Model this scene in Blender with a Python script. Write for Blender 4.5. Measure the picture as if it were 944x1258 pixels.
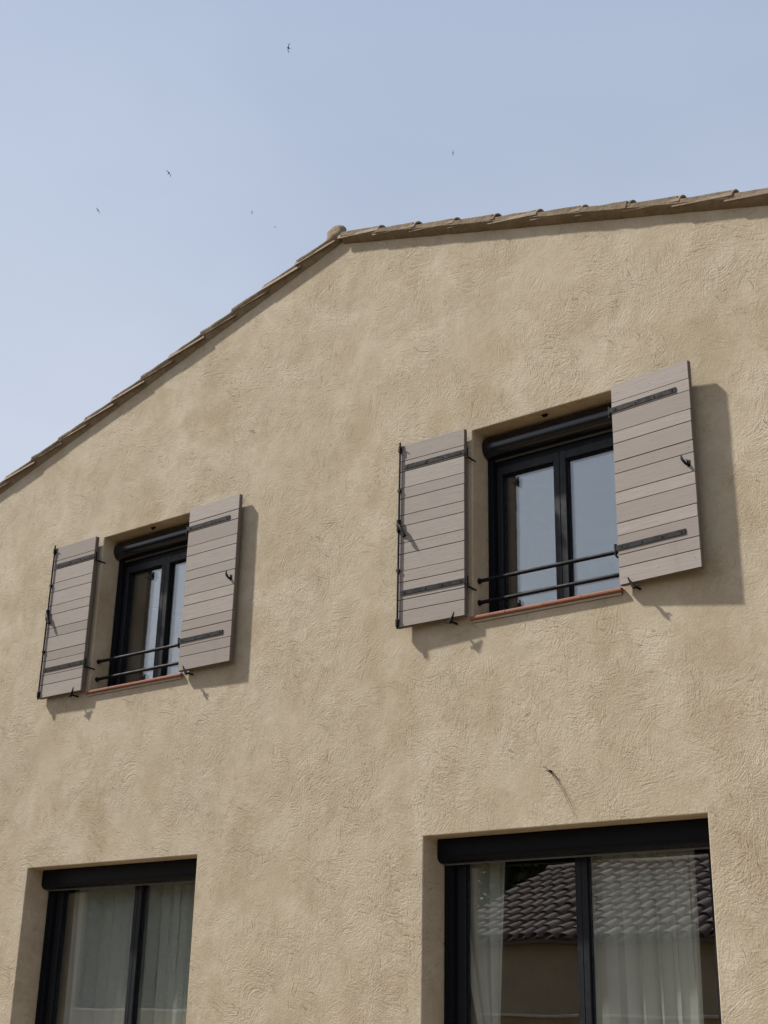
import bpy, math, random
from mathutils import Vector, Matrix, noise
random.seed(7)
for o in list(bpy.data.objects): bpy.data.objects.remove(o, do_unlink=True)
scene = bpy.context.scene
C = scene.collection
PI = math.pi

# ------------------------------------------------------------------ camera
F, YAW, PIT, ROL = 1641.875, -0.6678, 0.3673, 0.0212
CAM = Vector((9.385, -7.664, -3.746))
fw = Vector((math.sin(YAW)*math.cos(PIT), math.cos(YAW)*math.cos(PIT), math.sin(PIT)))
rt = Vector((math.cos(YAW), -math.sin(YAW), 0)); up = rt.cross(fw)
c_, s_ = math.cos(ROL), math.sin(ROL)
rt, up = c_*rt + s_*up, -s_*rt + c_*up
cam = bpy.data.cameras.new('camera'); cam_o = bpy.data.objects.new('camera', cam); C.objects.link(cam_o)
M = Matrix((rt, up, -fw)).transposed().to_4x4(); M.translation = CAM
cam_o.matrix_world = M
cam.sensor_fit = 'VERTICAL'; cam.sensor_height = 24.0
cam.lens = F/1258*24.0; cam.clip_start = .05; cam.clip_end = 3000
scene.camera = cam_o

# ------------------------------------------------------------------ sky, sun, exposure
SUN = Vector((-2.0, -1.0, 2.40)).normalized()           # towards the sun
world = bpy.data.worlds.new('World'); scene.world = world; world.use_nodes = True
nt = world.node_tree; nt.nodes.clear(); N = nt.nodes; L = nt.links
sky = N.new('ShaderNodeTexSky'); sky.sky_type = 'NISHITA'; sky.sun_disc = False
sky.sun_elevation = math.asin(SUN.z); sky.sun_rotation = math.atan2(SUN.x, SUN.y)
sky.air_density = 1.0; sky.dust_density = 3.0; sky.ozone_density = 1.0
tc = N.new('ShaderNodeTexCoord')
mp = N.new('ShaderNodeMapping'); mp.inputs['Scale'].default_value = (1.4, 1.4, 3.2)
cn = N.new('ShaderNodeTexNoise'); cn.inputs['Scale'].default_value = 2.2; cn.inputs['Detail'].default_value = 5; cn.inputs['Roughness'].default_value = .5
cn.inputs['Distortion'].default_value = .6
cr = N.new('ShaderNodeMapRange'); cr.inputs[1].default_value = .25; cr.inputs[2].default_value = .8; cr.inputs[3].default_value = .60; cr.inputs[4].default_value = .83
mx = N.new('ShaderNodeMix'); mx.data_type = 'RGBA'
# thin high veil of cloud, whiter and brighter towards the horizon
sx_ = N.new('ShaderNodeSeparateXYZ'); L.new(tc.outputs['Generated'], sx_.inputs[0])
hz = N.new('ShaderNodeMapRange'); hz.inputs[1].default_value = .28; hz.inputs[2].default_value = .74; L.new(sx_.outputs[2], hz.inputs[0])
vm = N.new('ShaderNodeMix'); vm.data_type = 'RGBA'; vm.inputs[6].default_value = (5.75, 6.05, 6.7, 1); vm.inputs[7].default_value = (3.5, 4.25, 5.6, 1)
L.new(hz.outputs[0], vm.inputs[0]); L.new(vm.outputs[2], mx.inputs[7])
bg = N.new('ShaderNodeBackground'); bg.inputs['Strength'].default_value = .1
wo = N.new('ShaderNodeOutputWorld')
L.new(tc.outputs['Generated'], mp.inputs[0]); L.new(mp.outputs[0], cn.inputs['Vector']); L.new(cn.outputs[0], cr.inputs[0])
L.new(cr.outputs[0], mx.inputs[0]); L.new(sky.outputs[0], mx.inputs[6]); L.new(mx.outputs[2], bg.inputs[0]); L.new(bg.outputs[0], wo.inputs[0])
sl = bpy.data.lights.new('sun', 'SUN'); sl.energy = 4.8; sl.angle = math.radians(2.2); sl.color = (1, .965, .91)
so = bpy.data.objects.new('sun', sl); C.objects.link(so); so.location = (-20, -10, 25)
so.rotation_euler = (-SUN).to_track_quat('-Z', 'Y').to_euler()
scene.view_settings.view_transform = 'Standard'; scene.view_settings.look = 'None'
scene.view_settings.exposure = 0.38; scene.view_settings.gamma = 1
scene.render.engine = 'CYCLES'
scene.cycles.max_bounces = 10; scene.cycles.transparent_max_bounces = 24

# ------------------------------------------------------------------ node helpers
class Mat:
    def __init__(s, name, base=(.5, .5, .5), rough=.6, metal=0, spec=.5):
        s.m = bpy.data.materials.new(name); s.m.use_nodes = True
        s.t = s.m.node_tree; s.b = s.t.nodes['Principled BSDF']; s.out = s.t.nodes['Material Output']
        s.b.inputs['Base Color'].default_value = (*base, 1); s.b.inputs['Roughness'].default_value = rough
        s.b.inputs['Metallic'].default_value = metal; s.b.inputs['Specular IOR Level'].default_value = spec
        s.co = s.n('ShaderNodeTexCoord').outputs['Object']
    def n(s, ty, **kw):
        q = s.t.nodes.new(ty)
        for k, v in kw.items(): setattr(q, k, v)
        return q
    def l(s, a, b): s.t.links.new(a, b)
    def inp(s, node, key, v):
        if hasattr(v, 'is_output'): s.l(v, node.inputs[key])
        else: node.inputs[key].default_value = v
    def noise(s, scale, detail=4, rough=.5, vec=None, dist=0):
        q = s.n('ShaderNodeTexNoise'); s.inp(q, 'Vector', vec or s.co)
        q.inputs['Scale'].default_value = scale; q.inputs['Detail'].default_value = detail
        q.inputs['Roughness'].default_value = rough; q.inputs['Distortion'].default_value = dist
        return q
    def rng(s, v, a, b, c=0., d=1.):
        q = s.n('ShaderNodeMapRange'); s.l(v, q.inputs[0])
        for i, x in enumerate((a, b, c, d)): q.inputs[i+1].default_value = x
        return q.outputs[0]
    def mix(s, f, a, b, mode='MIX'):
        q = s.n('ShaderNodeMix', data_type='RGBA', blend_type=mode)
        for k, v in ((0, f), (6, a), (7, b)):
            if hasattr(v, 'is_output'): s.l(v, q.inputs[k])
            else: q.inputs[k].default_value = v if k == 0 else (*v, 1)
        return q.outputs[2]
    def math(s, op, a, b=0.):
        q = s.n('ShaderNodeMath', operation=op)
        for k, v in ((0, a), (1, b)): s.inp(q, k, v)
        return q.outputs[0]
    def vscale(s, x, y, z, vec=None):
        q = s.n('ShaderNodeMapping'); s.l(vec or s.co, q.inputs[0]); q.inputs['Scale'].default_value = (x, y, z); return q.outputs[0]
    def bump(s, h, strength, dist, prev=None):
        q = s.n('ShaderNodeBump'); s.l(h, q.inputs['Height']); q.inputs['Strength'].default_value = strength; q.inputs['Distance'].default_value = dist
        if prev: s.l(prev, q.inputs['Normal'])
        s.l(q.outputs[0], s.b.inputs['Normal']); return q.outputs[0]
    def col(s, v): s.l(v, s.b.inputs['Base Color'])
    def rgh(s, v): s.l(v, s.b.inputs['Roughness'])

def stucco(name, dark, mid, light, amount=1.0):
    """trowelled lime render: short strokes in four directions that fade into each other, grit on top"""
    m = Mat(name, rough=.93, spec=.12)
    warp = m.noise(2.1, 2, .5)
    wv = m.n('ShaderNodeVectorMath', operation='MULTIPLY_ADD'); m.l(warp.outputs['Color'], wv.inputs[0])
    wv.inputs[1].default_value = (.42, .0, .42); m.l(m.co, wv.inputs[2])
    w2 = m.noise(8.5, 2, .5)
    wv2 = m.n('ShaderNodeVectorMath', operation='MULTIPLY_ADD'); m.l(w2.outputs['Color'], wv2.inputs[0])
    wv2.inputs[1].default_value = (.045, .0, .045); m.l(wv.outputs[0], wv2.inputs[2])
    tot = None; wsum = None; crease = None
    for k, (deg, sc) in enumerate(((35, 1.), (80, 1.15), (-20, .9), (-58, 1.05))):
        mp_ = m.n('ShaderNodeMapping'); m.l(wv2.outputs[0], mp_.inputs[0])
        mp_.inputs['Rotation'].default_value = (0, math.radians(deg), 0); mp_.inputs['Location'].default_value = (3.1*k, 1.7*k, 5.3*k)
        ms = m.vscale(11*sc, 11*sc, 72*sc, mp_.outputs[0])
        st = m.noise(1., 3, .62, ms).outputs[0]
        gt = m.noise(3.0, 3, .55, mp_.outputs[0]).outputs[0]
        g_ = m.rng(gt, .44, .60)
        a = m.math('MULTIPLY', m.math('SUBTRACT', st, .5), g_)
        tot = a if tot is None else m.math('ADD', tot, a)
        # narrow dragged scratches
        cz = m.math('MULTIPLY', m.rng(st, .37, .29), m.rng(gt, .50, .62))
        crease = cz if crease is None else m.math('MAXIMUM', crease, cz)
    fine = m.noise(70, 4, .7).outputs[0]
    med = m.noise(24, 3, .6, dist=.8).outputs[0]
    low = m.noise(3.2, 3, .5).outputs[0]
    h = m.math('ADD', m.math('MULTIPLY', tot, .80), m.math('MULTIPLY', fine, .72))
    h = m.math('ADD', h, m.math('MULTIPLY', med, .50)); h = m.math('ADD', h, m.math('MULTIPLY', low, .55))
    h = m.math('SUBTRACT', h, m.math('MULTIPLY', crease, .35))
    vary = m.rng(m.noise(1.1, 3, .6).outputs[0], .36, .62, .38, 1.15)      # smoother and rougher passes
    h = m.math('MULTIPLY', h, vary)
    m.bump(h, 1.0*amount, .0064)
    p1 = m.rng(m.noise(1.5, 8, .72, dist=.7).outputs[0], .38, .62)
    p2 = m.rng(m.noise(3.4, 8, .72, dist=.8).outputs[0], .42, .62)
    p3 = m.rng(m.noise(1.7, 7, .68, m.vscale(1, 1, .85)).outputs[0], .48, .64)
    c = m.mix(p1, mid, light)
    c = m.mix(m.math('MULTIPLY', p2, .55), c, (mid[0]*.86, mid[1]*.84, mid[2]*.80))
    c = m.mix(m.math('MULTIPLY', p3, .75), c, dark)
    st_ = m.rng(tot, -.10, .12); c = m.mix(m.math('MULTIPLY', st_, .20), c, light)
    c = m.mix(m.math('MULTIPLY', crease, .55), c, (dark[0]*.6, dark[1]*.58, dark[2]*.55))
    fn = m.rng(fine, .40, .64); c = m.mix(m.math('MULTIPLY', fn, .28), c, light)
    gp = m.rng(m.noise(38, 5, .7).outputs[0], .56, .70); c = m.mix(m.math('MULTIPLY', gp, .35), c, dark)
    sk = m.rng(m.noise(2.4, 4, .6, m.vscale(2.2, 1, .25)).outputs[0], .5, .75)
    c = m.mix(m.math('MULTIPLY', sk, .08), c, dark)
    m.col(c); return m.m

M_WALL = stucco('ochre_render', (.318, .248, .155), (.410, .338, .236), (.495, .423, .320), 1.0)
M_REVEAL = M_WALL
def paint(name, base, rough=.35, var=.15, spec=.5, grain=True):
    m = Mat(name, base, rough, spec=spec)
    n = m.noise(9, 5, .6).outputs[0]
    m.col(m.mix(m.rng(n, .3, .7, 0, var), base, tuple(min(1, b*1.6+.003) for b in base)))
    if grain: m.rgh(m.rng(m.noise(25, 4).outputs[0], .3, .7, rough*.8, min(1, rough*1.3)))
    if grain: m.bump(m.noise(160, 2).outputs[0], .06, .002)
    return m.m
M_ALU = paint('dark_aluminium', (.0045, .0055, .0085), .42, .1, .16)
M_SASH = paint('sash_aluminium', (.011, .0125, .015), .45, .15, .25)
M_BOX = paint('roller_box_lacquer', (.004, .005, .008), .24, .05, .5, False)
M_BOX.node_tree.nodes['Principled BSDF'].inputs['Coat Weight'].default_value = .25
M_BOX.node_tree.nodes['Principled BSDF'].inputs['Coat Roughness'].default_value = .16
M_IRON = paint('forged_iron', (.005, .005, .006), .6, .3, .18)
M_STRAP = paint('painted_strap', (.011, .010, .011), .65, .25, .2)
M_SEAL = paint('rubber_seal', (.09, .09, .085), .6)

def shutter_mat():
    m = Mat('taupe_painted_wood', (.3, .26, .23), .62, spec=.25)
    oi = m.n('ShaderNodeObjectInfo').outputs['Random']
    g = m.noise(5, 5, .6, m.vscale(1.5, 3, 22), .3).outputs[0]
    sp = m.rng(m.noise(60, 3, .6).outputs[0], .68, .75)
    at = m.n('ShaderNodeAttribute'); at.attribute_name = 'tint'
    base = m.mix(at.outputs['Fac'], (.235, .199, .169), (.318, .276, .241))
    c = m.mix(m.rng(g, .35, .7, 0, .6), base, (.215, .185, .165))
    c = m.mix(m.math('MULTIPLY', sp, .4), c, (.12, .10, .085))
    st = m.rng(m.noise(3.4, 4, .55, dist=1).outputs[0], .62, .75); c = m.mix(m.math('MULTIPLY', st, .25), c, (.165, .14, .12))
    m.col(c); m.bump(m.math('ADD', g, m.math('MULTIPLY', m.noise(110, 3).outputs[0], .5)), .25, .003)
    return m.m
M_SHUT = shutter_mat()
M_GROOVE = paint('groove_wood', (.045, .034, .028), .8, .2, .1)
M_EDGE = paint('shutter_edge_wood', (.135, .11, .093), .75, .3, .2)

def terracotta(name, a, b, c3, rough=.8, sc=1.):
    m = Mat(name, a, rough, spec=.2)
    at = m.n('ShaderNodeAttribute'); at.attribute_name = 'tint'
    c = m.mix(at.outputs['Fac'], a, b)
    c = m.mix(m.rng(m.noise(14*sc, 5, .65, dist=.5).outputs[0], .45, .68, 0, .8), c, c3)
    c = m.mix(m.rng(m.noise(50*sc, 3, .6).outputs[0], .6, .72, 0, .5), c, (.10, .085, .07))
    m.col(c); m.bump(m.noise(60, 5, .7).outputs[0], .5, .006); return m.m
M_TILE = terracotta('weathered_roof_tile', (.19, .135, .095), (.28, .205, .145), (.15, .125, .095))
M_TILE2 = terracotta('red_roof_tile', (.135, .085, .066), (.20, .155, .128), (.11, .09, .078))
M_SILL = terracotta('sill_terracotta', (.25, .10, .058), (.29, .13, .08), (.19, .10, .068), .75, .6)
def mortar():
    m = Mat('verge_mortar', rough=.95, spec=.1)
    n = m.noise(9, 5, .65, dist=.8).outputs[0]
    c = m.mix(m.rng(n, .3, .7), (.27, .215, .145), (.18, .14, .09))
    c = m.mix(m.rng(m.noise(30, 4, .6).outputs[0], .55, .7, 0, .6), c, (.15, .125, .09))
    m.col(c); m.bump(m.noise(35, 6, .7).outputs[0], .8, .015); return m.m
M_MORTAR = mortar()

def glass_mat(name='window_glass', ior=2.0, tint=(.985, .99, .985)):
    m = bpy.data.materials.new(name); m.use_nodes = True; t = m.node_tree; t.nodes.clear()
    n = t.nodes.new
    fr = n('ShaderNodeFresnel'); fr.inputs[0].default_value = ior
    geo = n('ShaderNodeNewGeometry')
    # the same reflectance from both sides of the sheet
    ad = n('ShaderNodeVectorMath'); ad.operation = 'DOT_PRODUCT'
    t.links.new(geo.outputs['Incoming'], ad.inputs[0]); t.links.new(geo.outputs['Normal'], ad.inputs[1])
    ab = n('ShaderNodeMath'); ab.operation = 'ABSOLUTE'; t.links.new(ad.outputs['Value'], ab.inputs[0])
    om = n('ShaderNodeMath'); om.operation = 'SUBTRACT'; om.inputs[0].default_value = 1; t.links.new(ab.outputs[0], om.inputs[1])
    pw = n('ShaderNodeMath'); pw.operation = 'POWER'; t.links.new(om.outputs[0], pw.inputs[0]); pw.inputs[1].default_value = 4.
    r0 = ((ior-1)/(ior+1))**2
    ma = n('ShaderNodeMath'); ma.operation = 'MULTIPLY_ADD'; t.links.new(pw.outputs[0], ma.inputs[0]); ma.inputs[1].default_value = 1-r0; ma.inputs[2].default_value = r0
    tr = n('ShaderNodeBsdfTransparent'); tr.inputs[0].default_value = (*tint, 1)
    gl = n('ShaderNodeBsdfGlossy'); gl.inputs['Roughness'].default_value = .0; gl.inputs[0].default_value = (.93, .97, 1, 1)
    co = n('ShaderNodeTexCoord'); wn = n('ShaderNodeTexNoise'); wn.inputs['Scale'].default_value = 1.6; wn.inputs['Detail'].default_value = 1
    t.links.new(co.outputs['Object'], wn.inputs['Vector'])
    bu = n('ShaderNodeBump'); bu.inputs['Strength'].default_value = .35; bu.inputs['Distance'].default_value = .004
    t.links.new(wn.outputs[0], bu.inputs['Height']); t.links.new(bu.outputs[0], gl.inputs['Normal'])
    mi = n('ShaderNodeMixShader'); ou = n('ShaderNodeOutputMaterial')
    t.links.new(ma.outputs[0], mi.inputs[0]); t.links.new(tr.outputs[0], mi.inputs[1]); t.links.new(gl.outputs[0], mi.inputs[2]); t.links.new(mi.outputs[0], ou.inputs[0])
    t.nodes.remove(fr)
    return m
M_GLASS = glass_mat()

def cloth():
    m = Mat('sheer_curtain', (.78, .80, .75), .9, spec=.1)
    b2 = m.n('ShaderNodeBsdfTranslucent'); b2.inputs[0].default_value = (.75, .77, .71, 1)
    tr = m.n('ShaderNodeBsdfTransparent')
    a = m.n('ShaderNodeMixShader'); a.inputs[0].default_value = .18; m.l(m.b.outputs[0], a.inputs[1]); m.l(b2.outputs[0], a.inputs[2])
    b = m.n('ShaderNodeMixShader'); b.inputs[0].default_value = .07; m.l(a.outputs[0], b.inputs[1]); m.l(tr.outputs[0], b.inputs[2])
    m.l(b.outputs[0], m.out.inputs[0])
    m.bump(m.noise(300, 2, .5).outputs[0], .1, .001); return m.m
M_CLOTH = cloth()
def plain(name, a, b, sc, rough=.9, bump=.3, dist=.01):
    m = Mat(name, a, rough, spec=.2); n = m.noise(sc, 6, .65).outputs[0]
    m.col(m.mix(m.rng(n, .35, .65), a, b)); m.bump(n, bump, dist); return m.m
M_ROOM = plain('room_plaster', (.22, .20, .17), (.26, .235, .20), 3)
M_GROUND = plain('gravel_ground', (.19, .14, .08), (.13, .10, .06), 12)
M_TERR = plain('terrace_stone', (.22, .165, .10), (.17, .13, .085), 6)
M_NWALL = plain('neighbour_render', (.34, .27, .18), (.27, .215, .15), 2.5)
M_COPING = plain('pale_coping', (.52, .49, .43), (.42, .39, .34), 8)
M_LEAF = plain('dark_foliage', (.045, .07, .025), (.08, .105, .04), 2.5, .6)
M_BARK = plain('bark', (.12, .09, .065), (.07, .055, .04), 20)
M_BIRD = plain('dark_plumage', (.035, .035, .042), (.05, .048, .052), 30, .7)
M_STRAW = plain('dry_straw', (.16, .12, .07), (.10, .08, .05), 40)

# ------------------------------------------------------------------ mesh helper
class MB:
    def __init__(s): s.v = []; s.f = []; s.mi = []; s.tint = []
    def add(s, vs, fs, mi=0, tint=0.):
        o = len(s.v); s.v += [tuple(x) for x in vs]
        for f in fs: s.f.append([o+i for i in f]); s.mi.append(mi); s.tint.append(tint)
    def box(s, x0, x1, y0, y1, z0, z1, mi=0, tint=0.):
        vs = [(x, y, z) for z in (z0, z1) for y in (y0, y1) for x in (x0, x1)]
        s.add(vs, [(0, 2, 3, 1), (4, 5, 7, 6), (0, 1, 5, 4), (2, 6, 7, 3), (0, 4, 6, 2), (1, 3, 7, 5)], mi, tint)
    def tube(s, pts, r, seg=8, mi=0, cap=True, tint=0.):
        pts = [Vector(p) for p in pts]; n = len(pts); o = []; rr = r if isinstance(r, (list, tuple)) else [r]*n
        fs = []
        prev = None
        for i, p in enumerate(pts):
            d = (pts[min(i+1, n-1)] - pts[max(i-1, 0)]).normalized()
            a = Vector((0, 0, 1)) if abs(d.z) < .9 else Vector((1, 0, 0))
            if prev is None: u = d.cross(a).normalized()
            else: u = (prev - d*prev.dot(d)).normalized()
            prev = u; w = d.cross(u)
            for k in range(seg):
                t = 2*PI*(k+.5)/seg; o.append(p + rr[i]*(math.cos(t)*u + math.sin(t)*w))
        for i in range(n-1):
            for k in range(seg):
                k2 = (k+1) % seg; fs.append((i*seg+k, i*seg+k2, (i+1)*seg+k2, (i+1)*seg+k))
        if cap: fs.append(tuple(range(seg))[::-1]); fs.append(tuple(range((n-1)*seg, n*seg)))
        s.add(o, fs, mi, tint)
    def prism_x(s, prof, x0, x1, mi=0, tint=0.):   # profile of (y, z) swept along x
        n = len(prof); vs = [(x0, y, z) for y, z in prof] + [(x1, y, z) for y, z in prof]
        fs = [(i, (i+1) % n, n+(i+1) % n, n+i) for i in range(n)] + [tuple(range(n))[::-1], tuple(range(n, 2*n))]
        s.add(vs, fs, mi, tint)
    def build(s, name, mats, parent=None, bevel=0, smooth=False, loc=None, segs=2, angle=35):
        me = bpy.data.meshes.new(name); me.from_pydata(s.v, [], s.f)
        if not isinstance(mats, (list, tuple)): mats = [mats]
        for m in mats: me.materials.append(m)
        me.polygons.foreach_set('material_index', s.mi)
        a = me.attributes.new('tint', 'FLOAT', 'FACE'); a.data.foreach_set('value', s.tint)
        import bmesh
        bm = bmesh.new(); bm.from_mesh(me); bmesh.ops.recalc_face_normals(bm, faces=bm.faces); bm.to_mesh(me); bm.free()
        if smooth:
            me.polygons.foreach_set('use_smooth', [True]*len(me.polygons))
            me.set_sharp_from_angle(angle=math.radians(angle))
        me.update()
        o = bpy.data.objects.new(name, me); C.objects.link(o)
        if loc is not None: o.location = loc
        if parent: o.parent = parent
        if bevel:
            b = o.modifiers.new('bevel', 'BEVEL'); b.width = bevel; b.segments = segs; b.limit_method = 'ANGLE'; b.angle_limit = math.radians(40)
        return o
def tag(o, label=None, cat=None, group=None, kind=None):
    if label: o['label'] = label
    if cat: o['category'] = cat
    if group: o['group'] = group
    if kind: o['kind'] = kind
    return o
def empty(name, loc=(0, 0, 0), parent=None):
    o = bpy.data.objects.new(name, None); C.objects.link(o); o.location = loc; o.empty_display_size = .2
    if parent: o.parent = parent
    return o
def copy_tree(o, parent=None):
    c = o.copy(); C.objects.link(c); c.parent = parent
    for ch in o.children: copy_tree(ch, c)
    return c
def nz(p, s=1.): return noise.noise(Vector(p)*s)

# ------------------------------------------------------------------ dimensions
GZ = -5.30; FLOOR = -4.80
XL, XR = -2.9, 8.58; APX = 2.79; AZ = 2.69; SL = .2926        # wall line under the verge
ZT, ZB = .485, -1.03; W = 1.2; XW1, XW2 = 0.0, 4.178
DL = (-.588, 1.524); DR = (3.75, 5.881); ZD = -2.505
DEPTH = 9.0; T = .36
def roofz(x): return AZ - SL*abs(x-APX)

# ------------------------------------------------------------------ ground
g = MB(); g.box(-150, 150, -150, 150, GZ-.5, GZ); tag(g.build('ground', M_GROUND), kind='structure')
g = MB(); g.box(XL-.5, XR+.6, -2.2, -.004, GZ, FLOOR-.02); tag(g.build('terrace', M_TERR, bevel=.01), kind='structure')

# ------------------------------------------------------------------ the house
house = tag(empty('house', (APX, 0, GZ)), 'two storey house with ochre rendered gable wall, taupe shutters and black framed windows', 'house')
HP = Vector((APX, 0, GZ))
def hbuild(mb, name, mats, parent=house, **kw):
    # geometry was written in world coordinates: bring it to the parent's frame
    base = Vector((0, 0, 0)); p = parent
    while p is not None: base += p.location; p = p.parent
    mb.v = [tuple(Vector(v)-base) for v in mb.v]
    return mb.build(name, mats, parent, **kw)

def gable_wall():
    import bmesh
    bm = bmesh.new()
    holes = [(XW1, XW1+W, ZB, ZT), (XW2, XW2+W, ZB, ZT), (*DL, FLOOR, ZD), (*DR, FLOOR, ZD)]
    xs = sorted({XL, XR, APX, XW1, XW1+W, XW2, XW2+W, *DL, *DR}); zs = [GZ, FLOOR, ZD, ZB, ZT]
    cache = {}
    def V(x, y, z):
        k = (round(x, 4), round(y, 4), round(z, 4))
        if k not in cache: cache[k] = bm.verts.new((x, y, z))
        return cache[k]
    def inh(x, z): return any(a < x < b and c < z < d for a, b, c, d in holes)
    for y in (0., T):
        for i in range(len(xs)-1):
            a, b = xs[i], xs[i+1]
            for j in range(len(zs)-1):
                if not inh((a+b)/2, (zs[j]+zs[j+1])/2): bm.faces.new([V(a, y, zs[j]), V(b, y, zs[j]), V(b, y, zs[j+1]), V(a, y, zs[j+1])])
            bm.faces.new([V(a, y, ZT), V(b, y, ZT), V(b, y, roofz(b)), V(a, y, roofz(a))])
    # bridge boundary edges front to back
    bm.edges.ensure_lookup_table()
    for e in [e for e in bm.edges if len(e.link_faces) == 1 and abs(e.verts[0].co.y) < 1e-5 and abs(e.verts[1].co.y) < 1e-5]:
        a, b = e.verts[0].co, e.verts[1].co
        bm.faces.new([V(*a), V(*b), V(b.x, T, b.z), V(a.x, T, a.z)])
    bmesh.ops.recalc_face_normals(bm, faces=bm.faces)
    for v in bm.verts: v.co -= HP
    me = bpy.data.meshes.new('gable_wall'); bm.to_mesh(me); bm.free(); me.materials.append(M_WALL)
    o = bpy.data.objects.new('gable_wall', me); C.objects.link(o); o.parent = house
    b = o.modifiers.new('bevel', 'BEVEL'); b.width = .008; b.segments = 3; b.limit_method = 'ANGLE'; b.angle_limit = math.radians(60)
    return o
gable_wall()
# side and back walls
b = MB(); b.box(XL, XL+.3, T+.002, DEPTH, GZ, roofz(XL)-.02); hbuild(b, 'side_wall', M_WALL)
b = MB(); b.box(XR-.3, XR, T+.002, DEPTH, GZ, roofz(XR)-.02); hbuild(b, 'side_wall', M_WALL)
b = MB(); b.add([(XL+.3, DEPTH-.3, GZ), (XR-.3, DEPTH-.3, GZ), (XR-.3, DEPTH-.3, roofz(XR)), (APX, DEPTH-.3, AZ), (XL+.3, DEPTH-.3, roofz(XL))] +
      [(XL+.3, DEPTH, GZ), (XR-.3, DEPTH, GZ), (XR-.3, DEPTH, roofz(XR)), (APX, DEPTH, AZ), (XL+.3, DEPTH, roofz(XL))],
      [(0, 1, 2, 3, 4), (9, 8, 7, 6, 5)] + [(i, (i+1) % 5, 5+(i+1) % 5, 5+i) for i in range(5)]); hbuild(b, 'back_wall', M_WALL)
# rooms seen through the glass: floors and partitions
b = MB()
b.box(XL+.31, XR-.31, T+.003, 5, FLOOR-.15, FLOOR-.005); hbuild(b, 'floor_slab', M_ROOM)
b = MB(); b.box(XL+.31, XR-.31, T+.003, 5, -2.2, -1.6); hbuild(b, 'floor_slab', M_ROOM)
b = MB(); b.box(XL+.31, XR-.31, T+.003, 5, 1.0, 1.06); hbuild(b, 'ceiling', M_ROOM)
for (xa, y0) in ((2.75, T+.003),):
    b = MB(); b.box(xa-.06, xa+.06, y0, 5, FLOOR, -2.205); hbuild(b, 'partition_wall', M_ROOM)
    b = MB(); b.box(xa-.06, xa+.06, y0, 5, -1.595, .995); hbuild(b, 'partition_wall', M_ROOM)
b = MB(); b.box(XL+.31, XR-.31, 5.003, 5.1, FLOOR-.15, 1.06); hbuild(b, 'partition_wall', M_ROOM)

# ------------------------------------------------------------------ roof
def barrel(mb, P, ax, nrm, side, r0, r1, ln, th=.014, seg=8, mi=0, tint=0.):
    """half round tile: P start (lower end), ax unit direction up the slope, nrm outward, side lateral"""
    vs = []
    for (d, r) in ((0, r0), (ln, r1)):
        for rr in (r, r-th):
            for k in range(seg+1):
                t = PI*k/seg
                vs.append(P + ax*d + side*(rr*math.cos(t)) + nrm*(rr*math.sin(t)))
    n = seg+1; fs = []
    for k in range(seg):
        fs += [(k, k+1, 2*n+k+1, 2*n+k), (n+k+1, n+k, 3*n+k, 3*n+k+1), (k+1, k, n+k, n+k+1), (2*n+k, 2*n+k+1, 3*n+k+1, 3*n+k)]
    fs += [(0, 2*n, 3*n, n), (seg, n+seg, 3*n+seg, 2*n+seg)]
    mb.add(vs, fs, mi, tint)
def tile_field(mb, origin, along, upv, nrm, length, slope_len, pitch=.205, expo=.40, ln=.46, r=.085, mi=0):
    """covers laid in columns on a bed of channels"""
    nc = int(length/pitch); nr = int(slope_len/expo)+1
    for c in range(nc):
        for rr in range(nr):
            j = Vector([random.uniform(-.006, .006) for _ in range(3)])
            L_ = min(ln, slope_len - rr*expo)
            if L_ < .05: continue
            P = origin + along*(pitch*(c+.5)) + upv*(rr*expo) + nrm*.028 + j
            u = (upv*1.0 - nrm*.045).normalized()
            barrel(mb, P, u, nrm, along, r*1.06, r*.86, L_, mi=mi, tint=random.random())
cs = 1/math.sqrt(1+SL*SL)
roof = empty('roof', (APX, 0, AZ), house); roof.location = Vector((APX, 0, AZ)) - HP
OVS = {-1: .058, 1: .074}                                                      # verge stands this far proud of the wall
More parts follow.
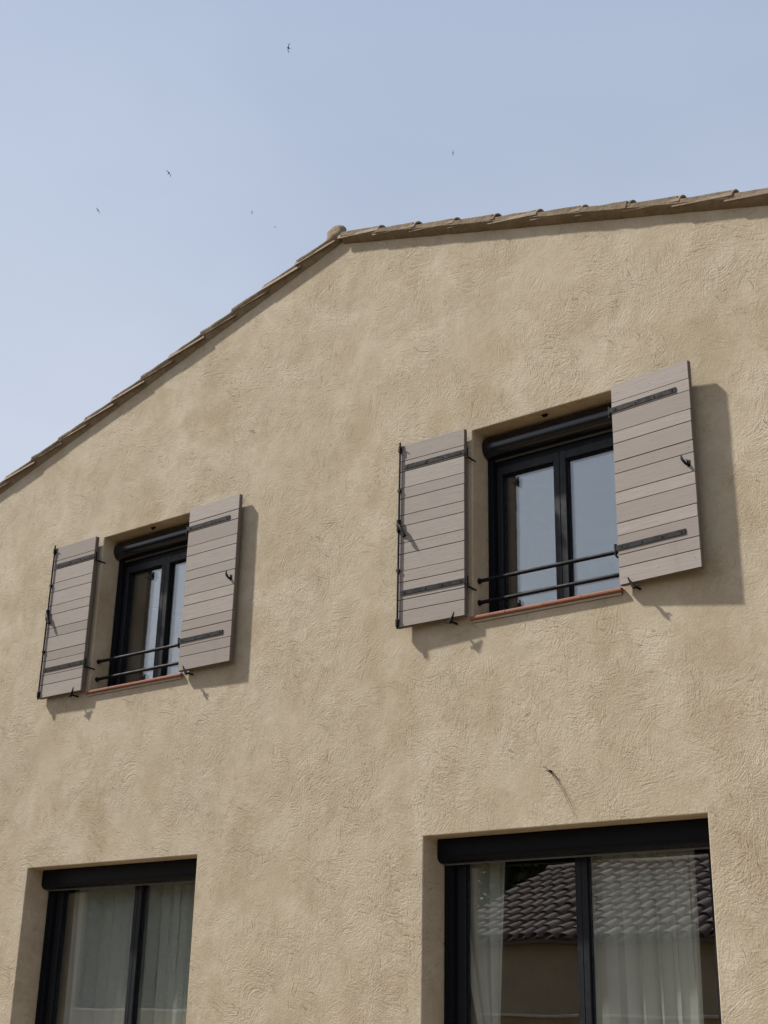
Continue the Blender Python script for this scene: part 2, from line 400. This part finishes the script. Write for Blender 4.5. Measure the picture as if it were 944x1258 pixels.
for sgn in (-1, 1):
    upv = Vector((-sgn*cs, 0, SL*cs)); nrm = Vector((sgn*SL*cs, 0, cs)); al = Vector((0, 1, 0))
    xe = XR+.25 if sgn > 0 else XL-.25
    run = abs(xe-APX); slope_len = run/cs
    base = Vector((xe, 0, roofz(xe)))
    # board under the tiles
    b = MB(); q0 = base + nrm*.006; q1 = Vector((APX, 0, AZ)) + Vector((0, 0, .006/cs))
    vs = [q0+al*.02, q1+al*.02, q1+al*(DEPTH+.1), q0+al*(DEPTH+.1)]
    tk = Vector((0, 0, .03)); b.add(vs+[v+tk for v in vs], [(0, 1, 2, 3), (7, 6, 5, 4), (0, 4, 5, 1), (1, 5, 6, 2), (2, 6, 7, 3), (3, 7, 4, 0)])
    hbuild(b, 'roof_deck', M_MORTAR, roof)
    b = MB(); tile_field(b, base + nrm*.03 + al*.16, al, upv, nrm, DEPTH-.1, slope_len-.05)
    hbuild(b, 'tile_field', M_TILE, roof, smooth=True)
    # verge: mortar bed, in lengths that follow each tile, and the verge tiles on top
    b = MB(); vt = MB()
    expo = .392*1.0/cs; first = .055
    # start measured down from the apex so that the joints fall where the photograph shows them
    n = int((slope_len)/expo)+1
    apex = Vector((APX, 0, AZ))
    for k in range(n):
        d1 = first + k*expo; d2 = min(d1+expo, slope_len)
        if d2-d1 < .05: continue
        hi = apex - upv*d1; lo = apex - upv*d2
        # bed
        seg = 7; j0 = random.uniform(-.004, .004)
        for i in range(seg):
            ta, tb = i/seg, (i+1)/seg
            vs = []
            for t in (ta, tb):
                p = hi.lerp(lo, t)
                lift = .026*(t)                                # each tile kicks up towards its lower end
                w1 = nz((p.x*9, 3.1, sgn), 1)*.006; w2 = nz((p.x*7, 8.1, sgn), 1)*.006; w3 = nz((p.x*8, 5.5, sgn))*.005
                yo = -OVS[sgn] - w1 + j0
                top = .036 + lift + w3
                mid_ = .002 if sgn > 0 else .026
                vs += [p + Vector((0, -.003+w1*.5, 0)) + nrm*(-.042+w2), p + Vector((0, yo, 0)) + nrm*(mid_+w2), p + Vector((0, yo+.002, 0)) + nrm*top,
                       p + Vector((0, .12, 0)) + nrm*(top+.01), p + Vector((0, .12, 0)) + nrm*(-.012)]
            b.add(vs, [(j, (j+1) % 5, 5+(j+1) % 5, 5+j) for j in range(5)] + [(0, 1, 2, 3, 4), (9, 8, 7, 6, 5)])
        P = lo - upv*.022 + nrm*(.019) + al*(.078-OVS[sgn]-.004+random.uniform(-.006, .006))
        u = (upv - nrm*.085).normalized()
        barrel(vt, P, u, nrm, al, .078, .066, expo+.055, th=.013, seg=10, tint=random.random())
    hbuild(b, 'verge_mortar', M_MORTAR, roof, smooth=True, angle=50)
    hbuild(vt, 'verge_tiles', M_TILE, roof, smooth=True)
# ridge tiles with a blob of mortar closing the end
b = MB(); rb = MB()
for k in range(int((DEPTH)/.4)):
    barrel(b, Vector((APX, .14+k*.4, AZ+.06)), Vector((0, 1, .03)).normalized(), Vector((0, 0, 1)), Vector((1, 0, 0)), .105, .09, .45, seg=10, tint=random.random())
hbuild(b, 'ridge_tiles', M_TILE, roof, smooth=True)
nu, nv = 20, 12; vs = []
for i in range(nv+1):
    ph = -PI/2 + PI*i/nv
    for k in range(nu):
        th = 2*PI*k/nu; d = Vector((math.cos(ph)*math.cos(th)*.10*(1+.9*max(0, -math.sin(ph))), math.cos(ph)*math.sin(th)*.095, math.sin(ph)*.11))
        vs.append(Vector((APX-.045-.05*max(0, -d.z/.11), .03, AZ+.058)) + d*(1+.30*nz(d*13)+.14*nz(d*38)))
fs = [(i*nu+k, i*nu+(k+1) % nu, (i+1)*nu+(k+1) % nu, (i+1)*nu+k) for i in range(nv) for k in range(nu)]
rb.add(vs, fs); hbuild(rb, 'ridge_end_mortar', M_MORTAR, roof, smooth=True, angle=80)

# ------------------------------------------------------------------ openings
def round_profile(y0, y1, z0, z1):
    r = (z1-z0)/2; p = [(y1, z0), (y1, z1)]
    for k in range(17):
        t = PI/2 - PI*k/16; p.append((y0 + r*.8 - r*.8*math.cos(t), (z0+z1)/2 + r*math.sin(t)))
    return p
def box_profile(y0, y1, z0, z1, r):
    """roller shutter box: square behind, rounded at the lower front"""
    p = [(y1, z0), (y1, z1), (y0+.012, z1), (y0, z1-.012)]
    for k in range(9):
        t = PI/2*k/8; p.append((y0 + r - r*math.cos(t), z0 + r - r*math.sin(t)))
    return p
def glazing(parent, name_frame, x0, x1, z0, z1, yf, guide, stile, centre, mull, toprail, botrail, box_h, yb, boxr, glass_d, tuck=0, rnd=False):
    """frame, guides, roller box, two sashes each with a double pane"""
    b = MB(); e = .0015
    b.prism_x(round_profile(yb, yf+.09, z1-box_h, z1-e) if rnd else box_profile(yb, yf-.003, z1-box_h, z1-e, boxr), x0+.004, x1-.004); bx = hbuild(b, 'roller_box', M_BOX if rnd else M_ALU, parent, smooth=True)
    b = MB(); b.box(x0+.03, x1-.03, yb+boxr+.008, yb+boxr+.024, z1-box_h-.012, z1-box_h-.001); hbuild(b, 'shutter_slat_end', M_SEAL, parent)
    zt = z1-box_h-e+tuck
    for (a, c) in ((x0+e, x0+guide), (x1-guide, x1-e)):
        b = MB(); b.box(a, c, yf, yf+.055, z0+.002, zt)
        # groove lips
        m_ = (a+c)/2; b.box(m_-.012, m_-.004, yf-.006, yf, z0+.002, zt-.004); b.box(m_+.004, m_+.012, yf-.006, yf, z0+.002, zt-.004)
        hbuild(b, 'guide_rail', M_ALU, parent, bevel=.002)
    ys = yf+.035
    b = MB(); b.box(x0+.003, x1-.003, yf+.0555, yf+.10, z0+.001, z0+botrail*.5); b.box(x0+.003, x1-.003, yf+.0555, yf+.10, zt-toprail*.5, zt-.0005)
    b.box(x0+.003, x0+guide+.012, yf+.0555, yf+.10, z0+botrail*.5, zt-toprail*.5); b.box(x1-guide-.012, x1-.003, yf+.0555, yf+.10, z0+botrail*.5, zt-toprail*.5)
    hbuild(b, name_frame, M_ALU, parent, bevel=.002)
    za, zb_ = z0+botrail*.5+.002, zt-toprail*.5-.002
    for (a, c, yo) in ((x0+guide+.002, centre-.0015, 0), (centre+.0015, x1-guide-.002, 0)):
        left = a < centre-.1
        sa = stile if left else mull/2; sc = mull/2 if left else stile
        b = MB(); y0_, y1_ = ys+.012, ys+.075
        b.box(a, a+sa, y0_, y1_, za, zb_); b.box(c-sc, c, y0_, y1_, za, zb_)
        b.box(a+sa, c-sc, y0_+.002, y1_, za, za+botrail*.6); b.box(a+sa, c-sc, y0_+.002, y1_, zb_-toprail*.6, zb_)
        s_o = hbuild(b, 'sash', M_SASH, parent, bevel=.003)
        gb = MB()
        for gy in (glass_d, glass_d+.02): gb.box(a+sa-.008, c-sc+.008, gy, gy+.005, za+botrail*.6-.008, zb_-toprail*.6+.008)
        hbuild(gb, 'glass_pane', M_GLASS, parent)
        # bead round the pane
        bb = MB(); w_ = .010; yy0, yy1 = glass_d-.016, glass_d-.002
        x_a, x_c, z_a, z_c = a+sa, c-sc, za+botrail*.6, zb_-toprail*.6
        bb.box(x_a+.0005, x_a+w_, yy0, yy1, z_a+.0005, z_c-.0005); bb.box(x_c-w_, x_c-.0005, yy0, yy1, z_a+.0005, z_c-.0005)
        bb.box(x_a+w_, x_c-w_, yy0, yy1, z_a+.0005, z_a+w_); bb.box(x_a+w_, x_c-w_, yy0, yy1, z_c-w_, z_c-.0005)
        hbuild(bb, 'glazing_bead', M_ALU, parent)
    return bx

def make_window(x0):
    w = empty('window', Vector((x0, 0, ZB))-HP, house); w.parent = house
    z0 = ZB+.045
    glazing(w, 'window_frame', x0, x0+W, z0, ZT, .205, .05, .045, x0+W/2, .10, .11, .07, .175, .125, .10, .29, 0, True)
    # terracotta sill in four tiles
    b = MB(); n = 4; xa, xb = x0-.012, x0+W+.012
    for i in range(n):
        a = xa+(xb-xa)*i/n+.0015; c = xa+(xb-xa)*(i+1)/n-.0015
        lo = max(a, x0+.002) ; hi = min(c, x0+W-.002)
        b.prism_x([(-.03, z0-.030), (-.036, z0-.022), (-.036, z0-.010), (-.028, z0-.002), (-.0025, z0), (-.0025, z0-.030)], a, c, tint=random.random())
        b.prism_x([(-.0025, z0-.030), (-.0025, z0), (.204, z0+.0005), (.204, z0-.030)], lo, hi, tint=random.random())
    hbuild(b, 'sill', M_SILL, w, bevel=.002)
    b = MB(); b.box(x0+.003, x0+W-.003, -.012, .20, ZB+.001, z0-.0305); hbuild(b, 'sill_bed', M_COPING, w)
    for zr in (ZB+.335, ZB+.17):
        b = MB(); b.tube([(x0+.012, .075, zr), (x0+W-.012, .075, zr)], .0145, 12)
        for xx, d in ((x0+.001, 1), (x0+W-.001, -1)):
            b.tube([(xx, .075, zr), (xx+d*.012, .075, zr)], .021, 12)
        hbuild(b, 'guard_rail', M_IRON, w, smooth=True)
    b = MB(); b.box(x0+W/2-.022, x0+W/2+.022, .055, .075, ZT-.012, ZT-.001); b.box(x0+W/2-.012, x0+W/2+.012, .06, .07, ZT-.022, ZT-.011)
    hbuild(b, 'shutter_stop', M_IRON, w)
    return w
make_window(XW1); make_window(XW2)

def make_patio(x0, x1, centre):
    w = empty('patio_door', Vector((x0, 0, FLOOR))-HP, house)
    glazing(w, 'door_frame', x0, x1, FLOOR+.02, ZD, .255, .075, .07, centre, .085, .03, .1, .165, .165, .05, .335, .055)
    b = MB(); b.box(x0+.003, x1-.003, -.03, .25, FLOOR-.005, FLOOR+.018); hbuild(b, 'threshold', M_COPING, w, bevel=.004)
    return w
make_patio(*DL, .54); make_patio(*DR, 4.822)

# ------------------------------------------------------------------ shutters
SZT, SZB = .487, -.985; SH = SZT-SZB; SW = .607; TH = .040
BOARDS = []
zz = SH
for i in range(12):
    h = .1365 if i % 2 == 0 else .0885
    BOARDS.append((zz-h, zz)); zz -= h*1.0
BOARDS.append((0, zz))
def make_shutter(side, xh, dh, df):
    """side -1: leaf hangs left of its opening. Local frame: x from hinge (0) to free edge, z up, front face at y=-TH. """
    s = side
    base = Vector((xh, -(dh-TH), SZB))
    ang = math.asin((df-dh)/SW)
    root = empty('shutter', base-HP, house); root.rotation_euler = (0, 0, -s*ang)
    def X(a): return s*a
    def bx(mb, a, c, y0, y1, z0, z1, mi=0, tint=0.): mb.box(min(X(a), X(c)), max(X(a), X(c)), y0, y1, z0, z1, mi, tint)
    b = MB()
    bx(b, .003, SW-.003, -TH+.006, -.001, .002, SH-.002, 1)
    for (z0, z1) in BOARDS:
        ga, gb_ = random.uniform(.0018, .0034), random.uniform(.0018, .0034)
        bx(b, random.uniform(-.0012, .0012), SW+random.uniform(-.0015, .0015), -TH+random.uniform(-.0009, .0009), -TH+.010, z0+ga, z1-gb_, 0, random.random())
    bx(b, -.001, .004, -TH+.010, 0, 0, SH, 2); bx(b, SW-.004, SW+.001, -TH+.010, 0, 0, SH, 2)
    bx(b, .004, SW-.004, -TH+.0101, 0, -.001, .004, 2); bx(b, .004, SW-.004, -TH+.0101, 0, SH-.004, SH+.001, 2)
    # nails
    for (z0, z1) in BOARDS:
        for a in (.045, SW*.5, SW-.04):
            zc = (z0+z1)/2 + random.uniform(-.02, .02); aa = a+random.uniform(-.006, .006)
            bx(b, aa-.0022, aa+.0022, -TH-.0006, -TH+.001, zc-.0022, zc+.0022, 1)
    b.build('panel', [M_SHUT, M_GROOVE, M_EDGE], root, bevel=.0012, segs=1)
    # strap hinges, knuckle and gudgeon
    for zc, ln in ((SH-.192, .51 if s > 0 else .55), (.262, .515 if s > 0 else .56)):
        b = MB()
        bx(b, -.012, ln, -TH-.0065, -TH-.0008, zc-.018, zc+.018)
        for a in (.03, .19, .34, ln-.03):
            b.tube([(X(a), -TH-.010, zc), (X(a), -TH-.006, zc)], .0065, 8, 1)
        o = b.build('strap_hinge', [M_STRAP, M_IRON], root, bevel=.001)
        k = MB(); k.tube([(X(-.022), -TH+.004, zc-.032), (X(-.022), -TH+.004, zc+.032)], .010, 10)
        bx(k, -.020, -.006, -TH-.004, -TH+.006, zc-.016, zc+.016)
        k.tube([(X(-.022), -TH+.004, zc-.05), (X(-.022), -TH+.004, zc-.034), ], .0075, 8)
        k.tube([(X(-.022), -TH+.004, zc-.045), (X(-.030), -TH+.03, zc-.048), (X(-.030), dh+.0, zc-.05)], .007, 8)
        k.build('gudgeon', M_IRON, root)
    # shutter dog: turn catch on the wall below the leaf
    b = MB(); a0 = .11
    b.tube([(X(a0), dh-TH+.01, -.030), (X(a0), -TH-.006, -.030)], .008, 8)
    b.tube([(X(a0+.012), -TH-.012, -.044), (X(a0), -TH-.012, -.028), (X(a0-.020), -TH-.016, .004), (X(a0-.034), -TH-.020, .034)], [.013, .014, .008, .004], 8)
    b.tube([(X(a0-.01), -TH-.010, -.03), (X(a0+.045), -TH-.008, -.034)], [.009, .004], 8)
    b.build('shutter_dog', M_IRON, root, smooth=True)
    if s < 0:
        # espagnolette rod on the free edge
        b = MB(); a = SW-.020; yy = -TH-.012
        b.tube([(X(a), yy, -.012), (X(a), yy, SH+.022)], .0075, 8)
        for zc in (.05, SH*.30, SH*.52, SH*.74, SH-.045):
            bx(b, a-.013, a+.013, -TH-.019, -TH-.0008, zc-.011, zc+.011)
        b.tube([(X(a), yy, SH-.015), (X(a-.035), yy-.012, SH-.026)], [.006, .003], 6)
        b.tube([(X(a), yy, .006), (X(a), yy, .05)], .014, 8); b.tube([(X(a), yy, SH-.06), (X(a), yy, SH-.01)], .013, 8)
        b.build('espagnolette_rod', M_IRON, root, smooth=True)
        h = MB(); zc = SH*.545
        h.tube([(X(a), yy-.002, zc+.045), (X(a), yy-.002, zc-.05)], .016, 10)
        h.tube([(X(a), yy-.01, zc), (X(a-.02), yy-.022, zc-.012), (X(a-.045), yy-.026, zc-.05), (X(a-.07), yy-.024, zc-.105)], [.016, .014, .011, .016], 8)
        h.tube([(X(a-.04), yy+.01, zc-.085), (X(a-.055), yy-.02, zc-.075)], .008, 8)
        h.build('rod_handle', M_IRON, root, smooth=True)
    else:
        h = MB(); zc = SH*.50; a = SW-.062
        bx(h, a+.012, a+.034, -TH-.004, -TH-.0008, zc-.035, zc+.01)
        h.tube([(X(a-.020), -TH-.018, zc+.055), (X(a-.014), -TH-.026, zc+.025), (X(a), -TH-.026, zc+.002), (X(a+.012), -TH-.018, zc-.018), (X(a+.022), -TH-.006, zc-.022)], [.004, .009, .010, .009, .011], 8)
        h.build('keeper_hook', M_IRON, root, smooth=True)
    return root
make_shutter(-1, XW1-.030, .072, .066)
make_shutter(1, XW1+W+.018, .070, .080)
make_shutter(-1, XW2-.030, .070, .084)
make_shutter(1, XW2+W+.022, .066, .112)

# ------------------------------------------------------------------ curtains (each hangs on its own)
def curtain(label, group, spans, ztop, zbot, y, folds, amp, seed=0):
    """spans(t) gives x-left and x-right at t=0 top .. 1 bottom"""
    b = MB(); nx, nz_ = folds*10, 26; vs = []
    x00 = spans(0)[0]
    for j in range(nz_+1):
        t = j/nz_; xa, xb = spans(t)
        for i in range(nx+1):
            u = i/nx; ph = 2*PI*folds*u + 1.6*math.sin(5*u+seed) + .5*math.sin(3*t+seed)
            yy = y + amp*math.sin(ph)*(.7+.5*math.sin(9*u+seed*2)) + .02*math.sin(2.2*t+3*u)
            vs.append((xa+(xb-xa)*u + .25*amp*math.sin(2*ph), yy, ztop+(zbot-ztop)*t))
    fs = [(j*(nx+1)+i, j*(nx+1)+i+1, (j+1)*(nx+1)+i+1, (j+1)*(nx+1)+i) for j in range(nz_) for i in range(nx)]
    b.add(vs, fs)
    o = b.build('curtain', M_CLOTH, smooth=True, angle=180)
    so_ = o.modifiers.new('thickness', 'SOLIDIFY'); so_.thickness = .002
    return tag(o, label, 'curtain', group)
G = 'curtains behind the ground floor glass doors'
YC = .44
curtain('narrow gathered pale curtain at left side of the right glass door', G, lambda t: (3.66+.30*min(1, t*1.5)**1.6, 4.16-.10*t), ZD+.05, FLOOR+.03, YC, 4, .020, .4)
curtain('wide sheer curtain filling the right half of the right glass door', G, lambda t: (4.72, 5.56+.02*t), ZD+.05, FLOOR+.03, YC, 7, .042, 1.3)
curtain('grey-green sheer curtain behind left leaf of the left glass door', G, lambda t: (-.47, .55), ZD+.05, FLOOR+.03, YC, 7, .042, 2.6)
curtain('sheer curtain behind right leaf of the left glass door', G, lambda t: (.57, 1.50), ZD+.05, FLOOR+.03, YC, 7, .042, 4.1)

# ------------------------------------------------------------------ small thing on the wall
wr = tag(empty('dry_stalk', (4.7986, -.004, -2.1525)), 'thin dry stalks hanging from a small dark nail above the right glass door', 'stalk')
b = MB(); b.tube([(0, .004, 0), (0, -.022, .001)], [.007, .009], 8); b.build('nail', M_IRON, wr)
b = MB(); b.tube([(-.062, -.006, .034), (-.05, -.008, .037), (-.03, -.01, .022), (0, -.018, .003)], [.0018, .003, .003, .0028], 5)
b.tube([(0, -.018, 0), (.05, -.012, -.055), (.10, -.008, -.13), (.155, -.006, -.235)], [.0019, .0016, .0014, .001], 5)
b.tube([(0, -.018, 0), (.035, -.010, -.06), (.09, -.008, -.14), (.17, -.006, -.305)], [.0019, .0016, .0014, .001], 5)
b.build('stalk', M_STRAW, wr)

# ------------------------------------------------------------------ across the courtyard (seen in the glass)
NY, NX0, NX1, EZ = -10.4, -4.31, 3.4, -2.47
nb = tag(empty('outbuilding', (2, NY, GZ)), 'low outbuilding with a red barrel tile roof, mirrored in the right glass door', 'outbuilding')
NP = Vector((2, NY, GZ))
def nbuild(mb, name, mats, parent=nb, off=NP, **kw):
    mb.v = [tuple(Vector(v)-off) for v in mb.v]; return mb.build(name, mats, parent, **kw)
b = MB(); b.box(NX0+.15, NX1-.15, NY-3.9, NY-.25, GZ, EZ-.04); nbuild(b, 'wall', M_NWALL)
upv = Vector((0, -cs, .395*cs)).normalized(); nrm = Vector((0, .395, 1)).normalized()
b = MB(); e0 = Vector((NX0, NY, EZ)); rl = 4.25
vs = [e0, e0+Vector((NX1-NX0, 0, 0)), e0+Vector((NX1-NX0, 0, 0))+upv*rl, e0+upv*rl]; tk = nrm*.05
b.add([v-tk for v in vs]+vs, [(0, 1, 2, 3), (7, 6, 5, 4), (0, 4, 5, 1), (1, 5, 6, 2), (2, 6, 7, 3), (3, 7, 4, 0)])
tile_field(b, e0, Vector((1, 0, 0)), upv, nrm, NX1-NX0, rl, pitch=.25, expo=.41, ln=.48, r=.10)
rf = nbuild(b, 'roof', M_TILE2, smooth=True)
b = MB(); top = e0+upv*rl
for k in range(int((NX1-NX0)/.4)): barrel(b, top+Vector((k*.4, 0, .02)), Vector((1, 0, .02)).normalized(), Vector((0, 0, 1)), Vector((0, 1, 0)), .12, .10, .45, tint=random.random())
nbuild(b, 'ridge', M_TILE2, smooth=True)
gw = tag(empty('garden_wall', (1.5, -5.0, GZ)), 'low rendered garden wall with pale coping mirrored in the right glass door', 'garden wall')
b = MB(); b.box(-8, 4.3, -5.1, -4.9, GZ, -3.622); nbuild(b, 'wall', M_NWALL, gw, Vector((1.5, -5, GZ)))
b = MB(); b.box(-8, 4.32, -5.13, -4.87, -3.62, -3.59); nbuild(b, 'coping', M_COPING, gw, Vector((1.5, -5, GZ)), bevel=.004)

def leaf_cloud(b, cen, rad, n, size, rng):
    for _ in range(n):
        d = Vector((rng.gauss(0, 1), rng.gauss(0, 1), rng.gauss(0, 1))).normalized() * (rng.random()**.4)
        p = Vector(cen) + Vector((d.x*rad[0], d.y*rad[1], d.z*rad[2]))*(1+.35*nz(d*3+Vector(cen)))
        a = Vector((rng.gauss(0, 1), rng.gauss(0, 1), rng.gauss(0, 1))).normalized(); c = a.orthogonal().normalized()*size*.5; a = a*size
        b.add([p-a, p+c, p+a, p-c], [(0, 1, 2, 3)])
rng = random.Random(3)
for i, (x, y, h, lab) in enumerate(((-14.5, -12.5, 6.6, 'dark leafy tree nearest the garden wall, mirrored in the left glass door'),
                                 (-11., -14., 6.0, 'bushy tree between the garden wall and the outbuilding'),
                                 (-18., -14., 7.2, 'tallest tree, farthest left of the outbuilding'),
                                 (-6.5, -17.5, 6.3, 'tree behind the left end of the outbuilding'),
                                 (-2.6, -17.8, 6.2, 'broad dark tree behind the middle of the outbuilding'),
                                 (-15.6, -16., 8.2, 'widest tree in the back row, left of the outbuilding'),
                                 (1.8, -17.5, 6.3, 'round dark tree behind the right end of the outbuilding'))):
    t = tag(empty('tree', (x, y, GZ)), lab, 'tree', 'trees beyond the courtyard')
    b = MB(); b.tube([(0, 0, -.1), (.05, .03, h*.3), (-.04, .02, h*.55), (.02, 0, h*.75)], [.16, .12, .08, .04], 8)
    for k in range(5):
        a = k*1.3; b.tube([(0, 0, h*(.3+.07*k)), (math.cos(a)*.6, math.sin(a)*.6, h*(.5+.07*k)), (math.cos(a)*1.1, math.sin(a)*1.1, h*(.6+.06*k))], [.06, .04, .015], 6)
    b.build('trunk', M_BARK, t, smooth=True)
    b = MB()
    for k in range(32):
        a = rng.uniform(0, 2*PI); rr = rng.uniform(0, 1.9); leaf_cloud(b, (math.cos(a)*rr, math.sin(a)*rr, rng.uniform(.12, .9)*h), (1.3, 1.3, .95), 620, .15, rng)
    b.build('crown', M_LEAF, t)

hd = tag(empty('hedge', (-15, -19.5, GZ)), 'long clipped evergreen hedge standing behind the row of trees', 'hedge')
b = MB(); rngh = random.Random(9)
for _ in range(9000):
    p = Vector((rngh.uniform(-14, 10), rngh.gauss(0, .45), rngh.uniform(0, 3.6))); a = Vector((rngh.gauss(0, 1), rngh.gauss(0, 1), rngh.gauss(0, 1))).normalized(); c = a.orthogonal().normalized()*.11; a = a*.2
    b.add([p-a, p+c, p+a, p-c], [(0, 1, 2, 3)])
b.build('foliage', M_LEAF, hd)

# ------------------------------------------------------------------ swifts
def at(px, py, dist):
    d = fw*F + rt*(px-472) - up*(py-629); d.normalize(); return CAM + d*dist
def swift(span):
    b = MB(); L_ = span*.42
    b.tube([(0, L_*.5, 0), (0, L_*.42, 0), (0, L_*.2, 0), (0, -L_*.1, 0), (0, -L_*.35, 0), (0, -L_*.5, .0)], [.004, span*.035, span*.055, span*.05, span*.02, .004], 8)
    for s in (-1, 1):
        b.add([(0, L_*.22, .004), (0, -L_*.08, .004), (s*span*.22, L_*.18, span*.05), (s*span*.2, L_*.32, span*.05), (s*span*.5, -L_*.30, span*.02), (s*span*.38, L_*.16, span*.045),
               (0, L_*.22, -.006), (0, -L_*.08, -.006), (s*span*.22, L_*.18, span*.05-.008), (s*span*.2, L_*.32, span*.05-.008), (s*span*.5, -L_*.30, span*.02-.003), (s*span*.38, L_*.16, span*.045-.006)],
              [(0, 1, 2, 3), (3, 2, 4, 5), (9, 8, 7, 6), (11, 10, 8, 9), (1, 7, 8, 2), (2, 8, 10, 4), (0, 3, 9, 6), (3, 5, 11, 9), (5, 4, 10, 11)])
        b.add([(0, -L_*.3, .002), (s*.004, -L_*.3, 0), (s*span*.05, -L_*.72, 0), (s*span*.02, -L_*.5, .004)], [(0, 1, 2, 3)])
    return b
bird_mesh = None
for px, py, dist, rot, lab in ((355, 59, 52, 84, 'largest swift, flying highest with wings held upright'),
                         (207.5, 213, 62, -52, 'swift with slanting wings, second largest of the flock'),
                         (120.5, 258.5, 72, -58, 'small slanting swift, leftmost of the flock above the roof slope'),
                         (557, 188, 82, 88, 'small distant swift alone at the right above the roof ridge'),
                         (310, 261, 105, 84, 'tiny distant swift left of the ridge end, above the faintest one'),
                         (338, 279, 150, 8, 'faintest swift, just left of the ridge end and low in the sky')):
    if bird_mesh is None: o = swift(.37).build('swift', M_BIRD, smooth=True); bird_mesh = o
    else: o = bird_mesh.copy(); C.objects.link(o)
    ax = rt*math.cos(math.radians(rot)) + up*math.sin(math.radians(rot))   # along the wings
    nx_ = ax; ny_ = (up*math.cos(math.radians(rot)) - rt*math.sin(math.radians(rot)))
    nz_2 = nx_.cross(ny_); R3 = Matrix((nx_, ny_, nz_2)).transposed()
    Mx = (R3 @ Matrix.Rotation(math.radians(35), 3, 'X')).to_4x4(); Mx.translation = at(px, py, dist)
    o.matrix_world = Mx
    tag(o, lab, 'bird', 'swifts flying above the house')
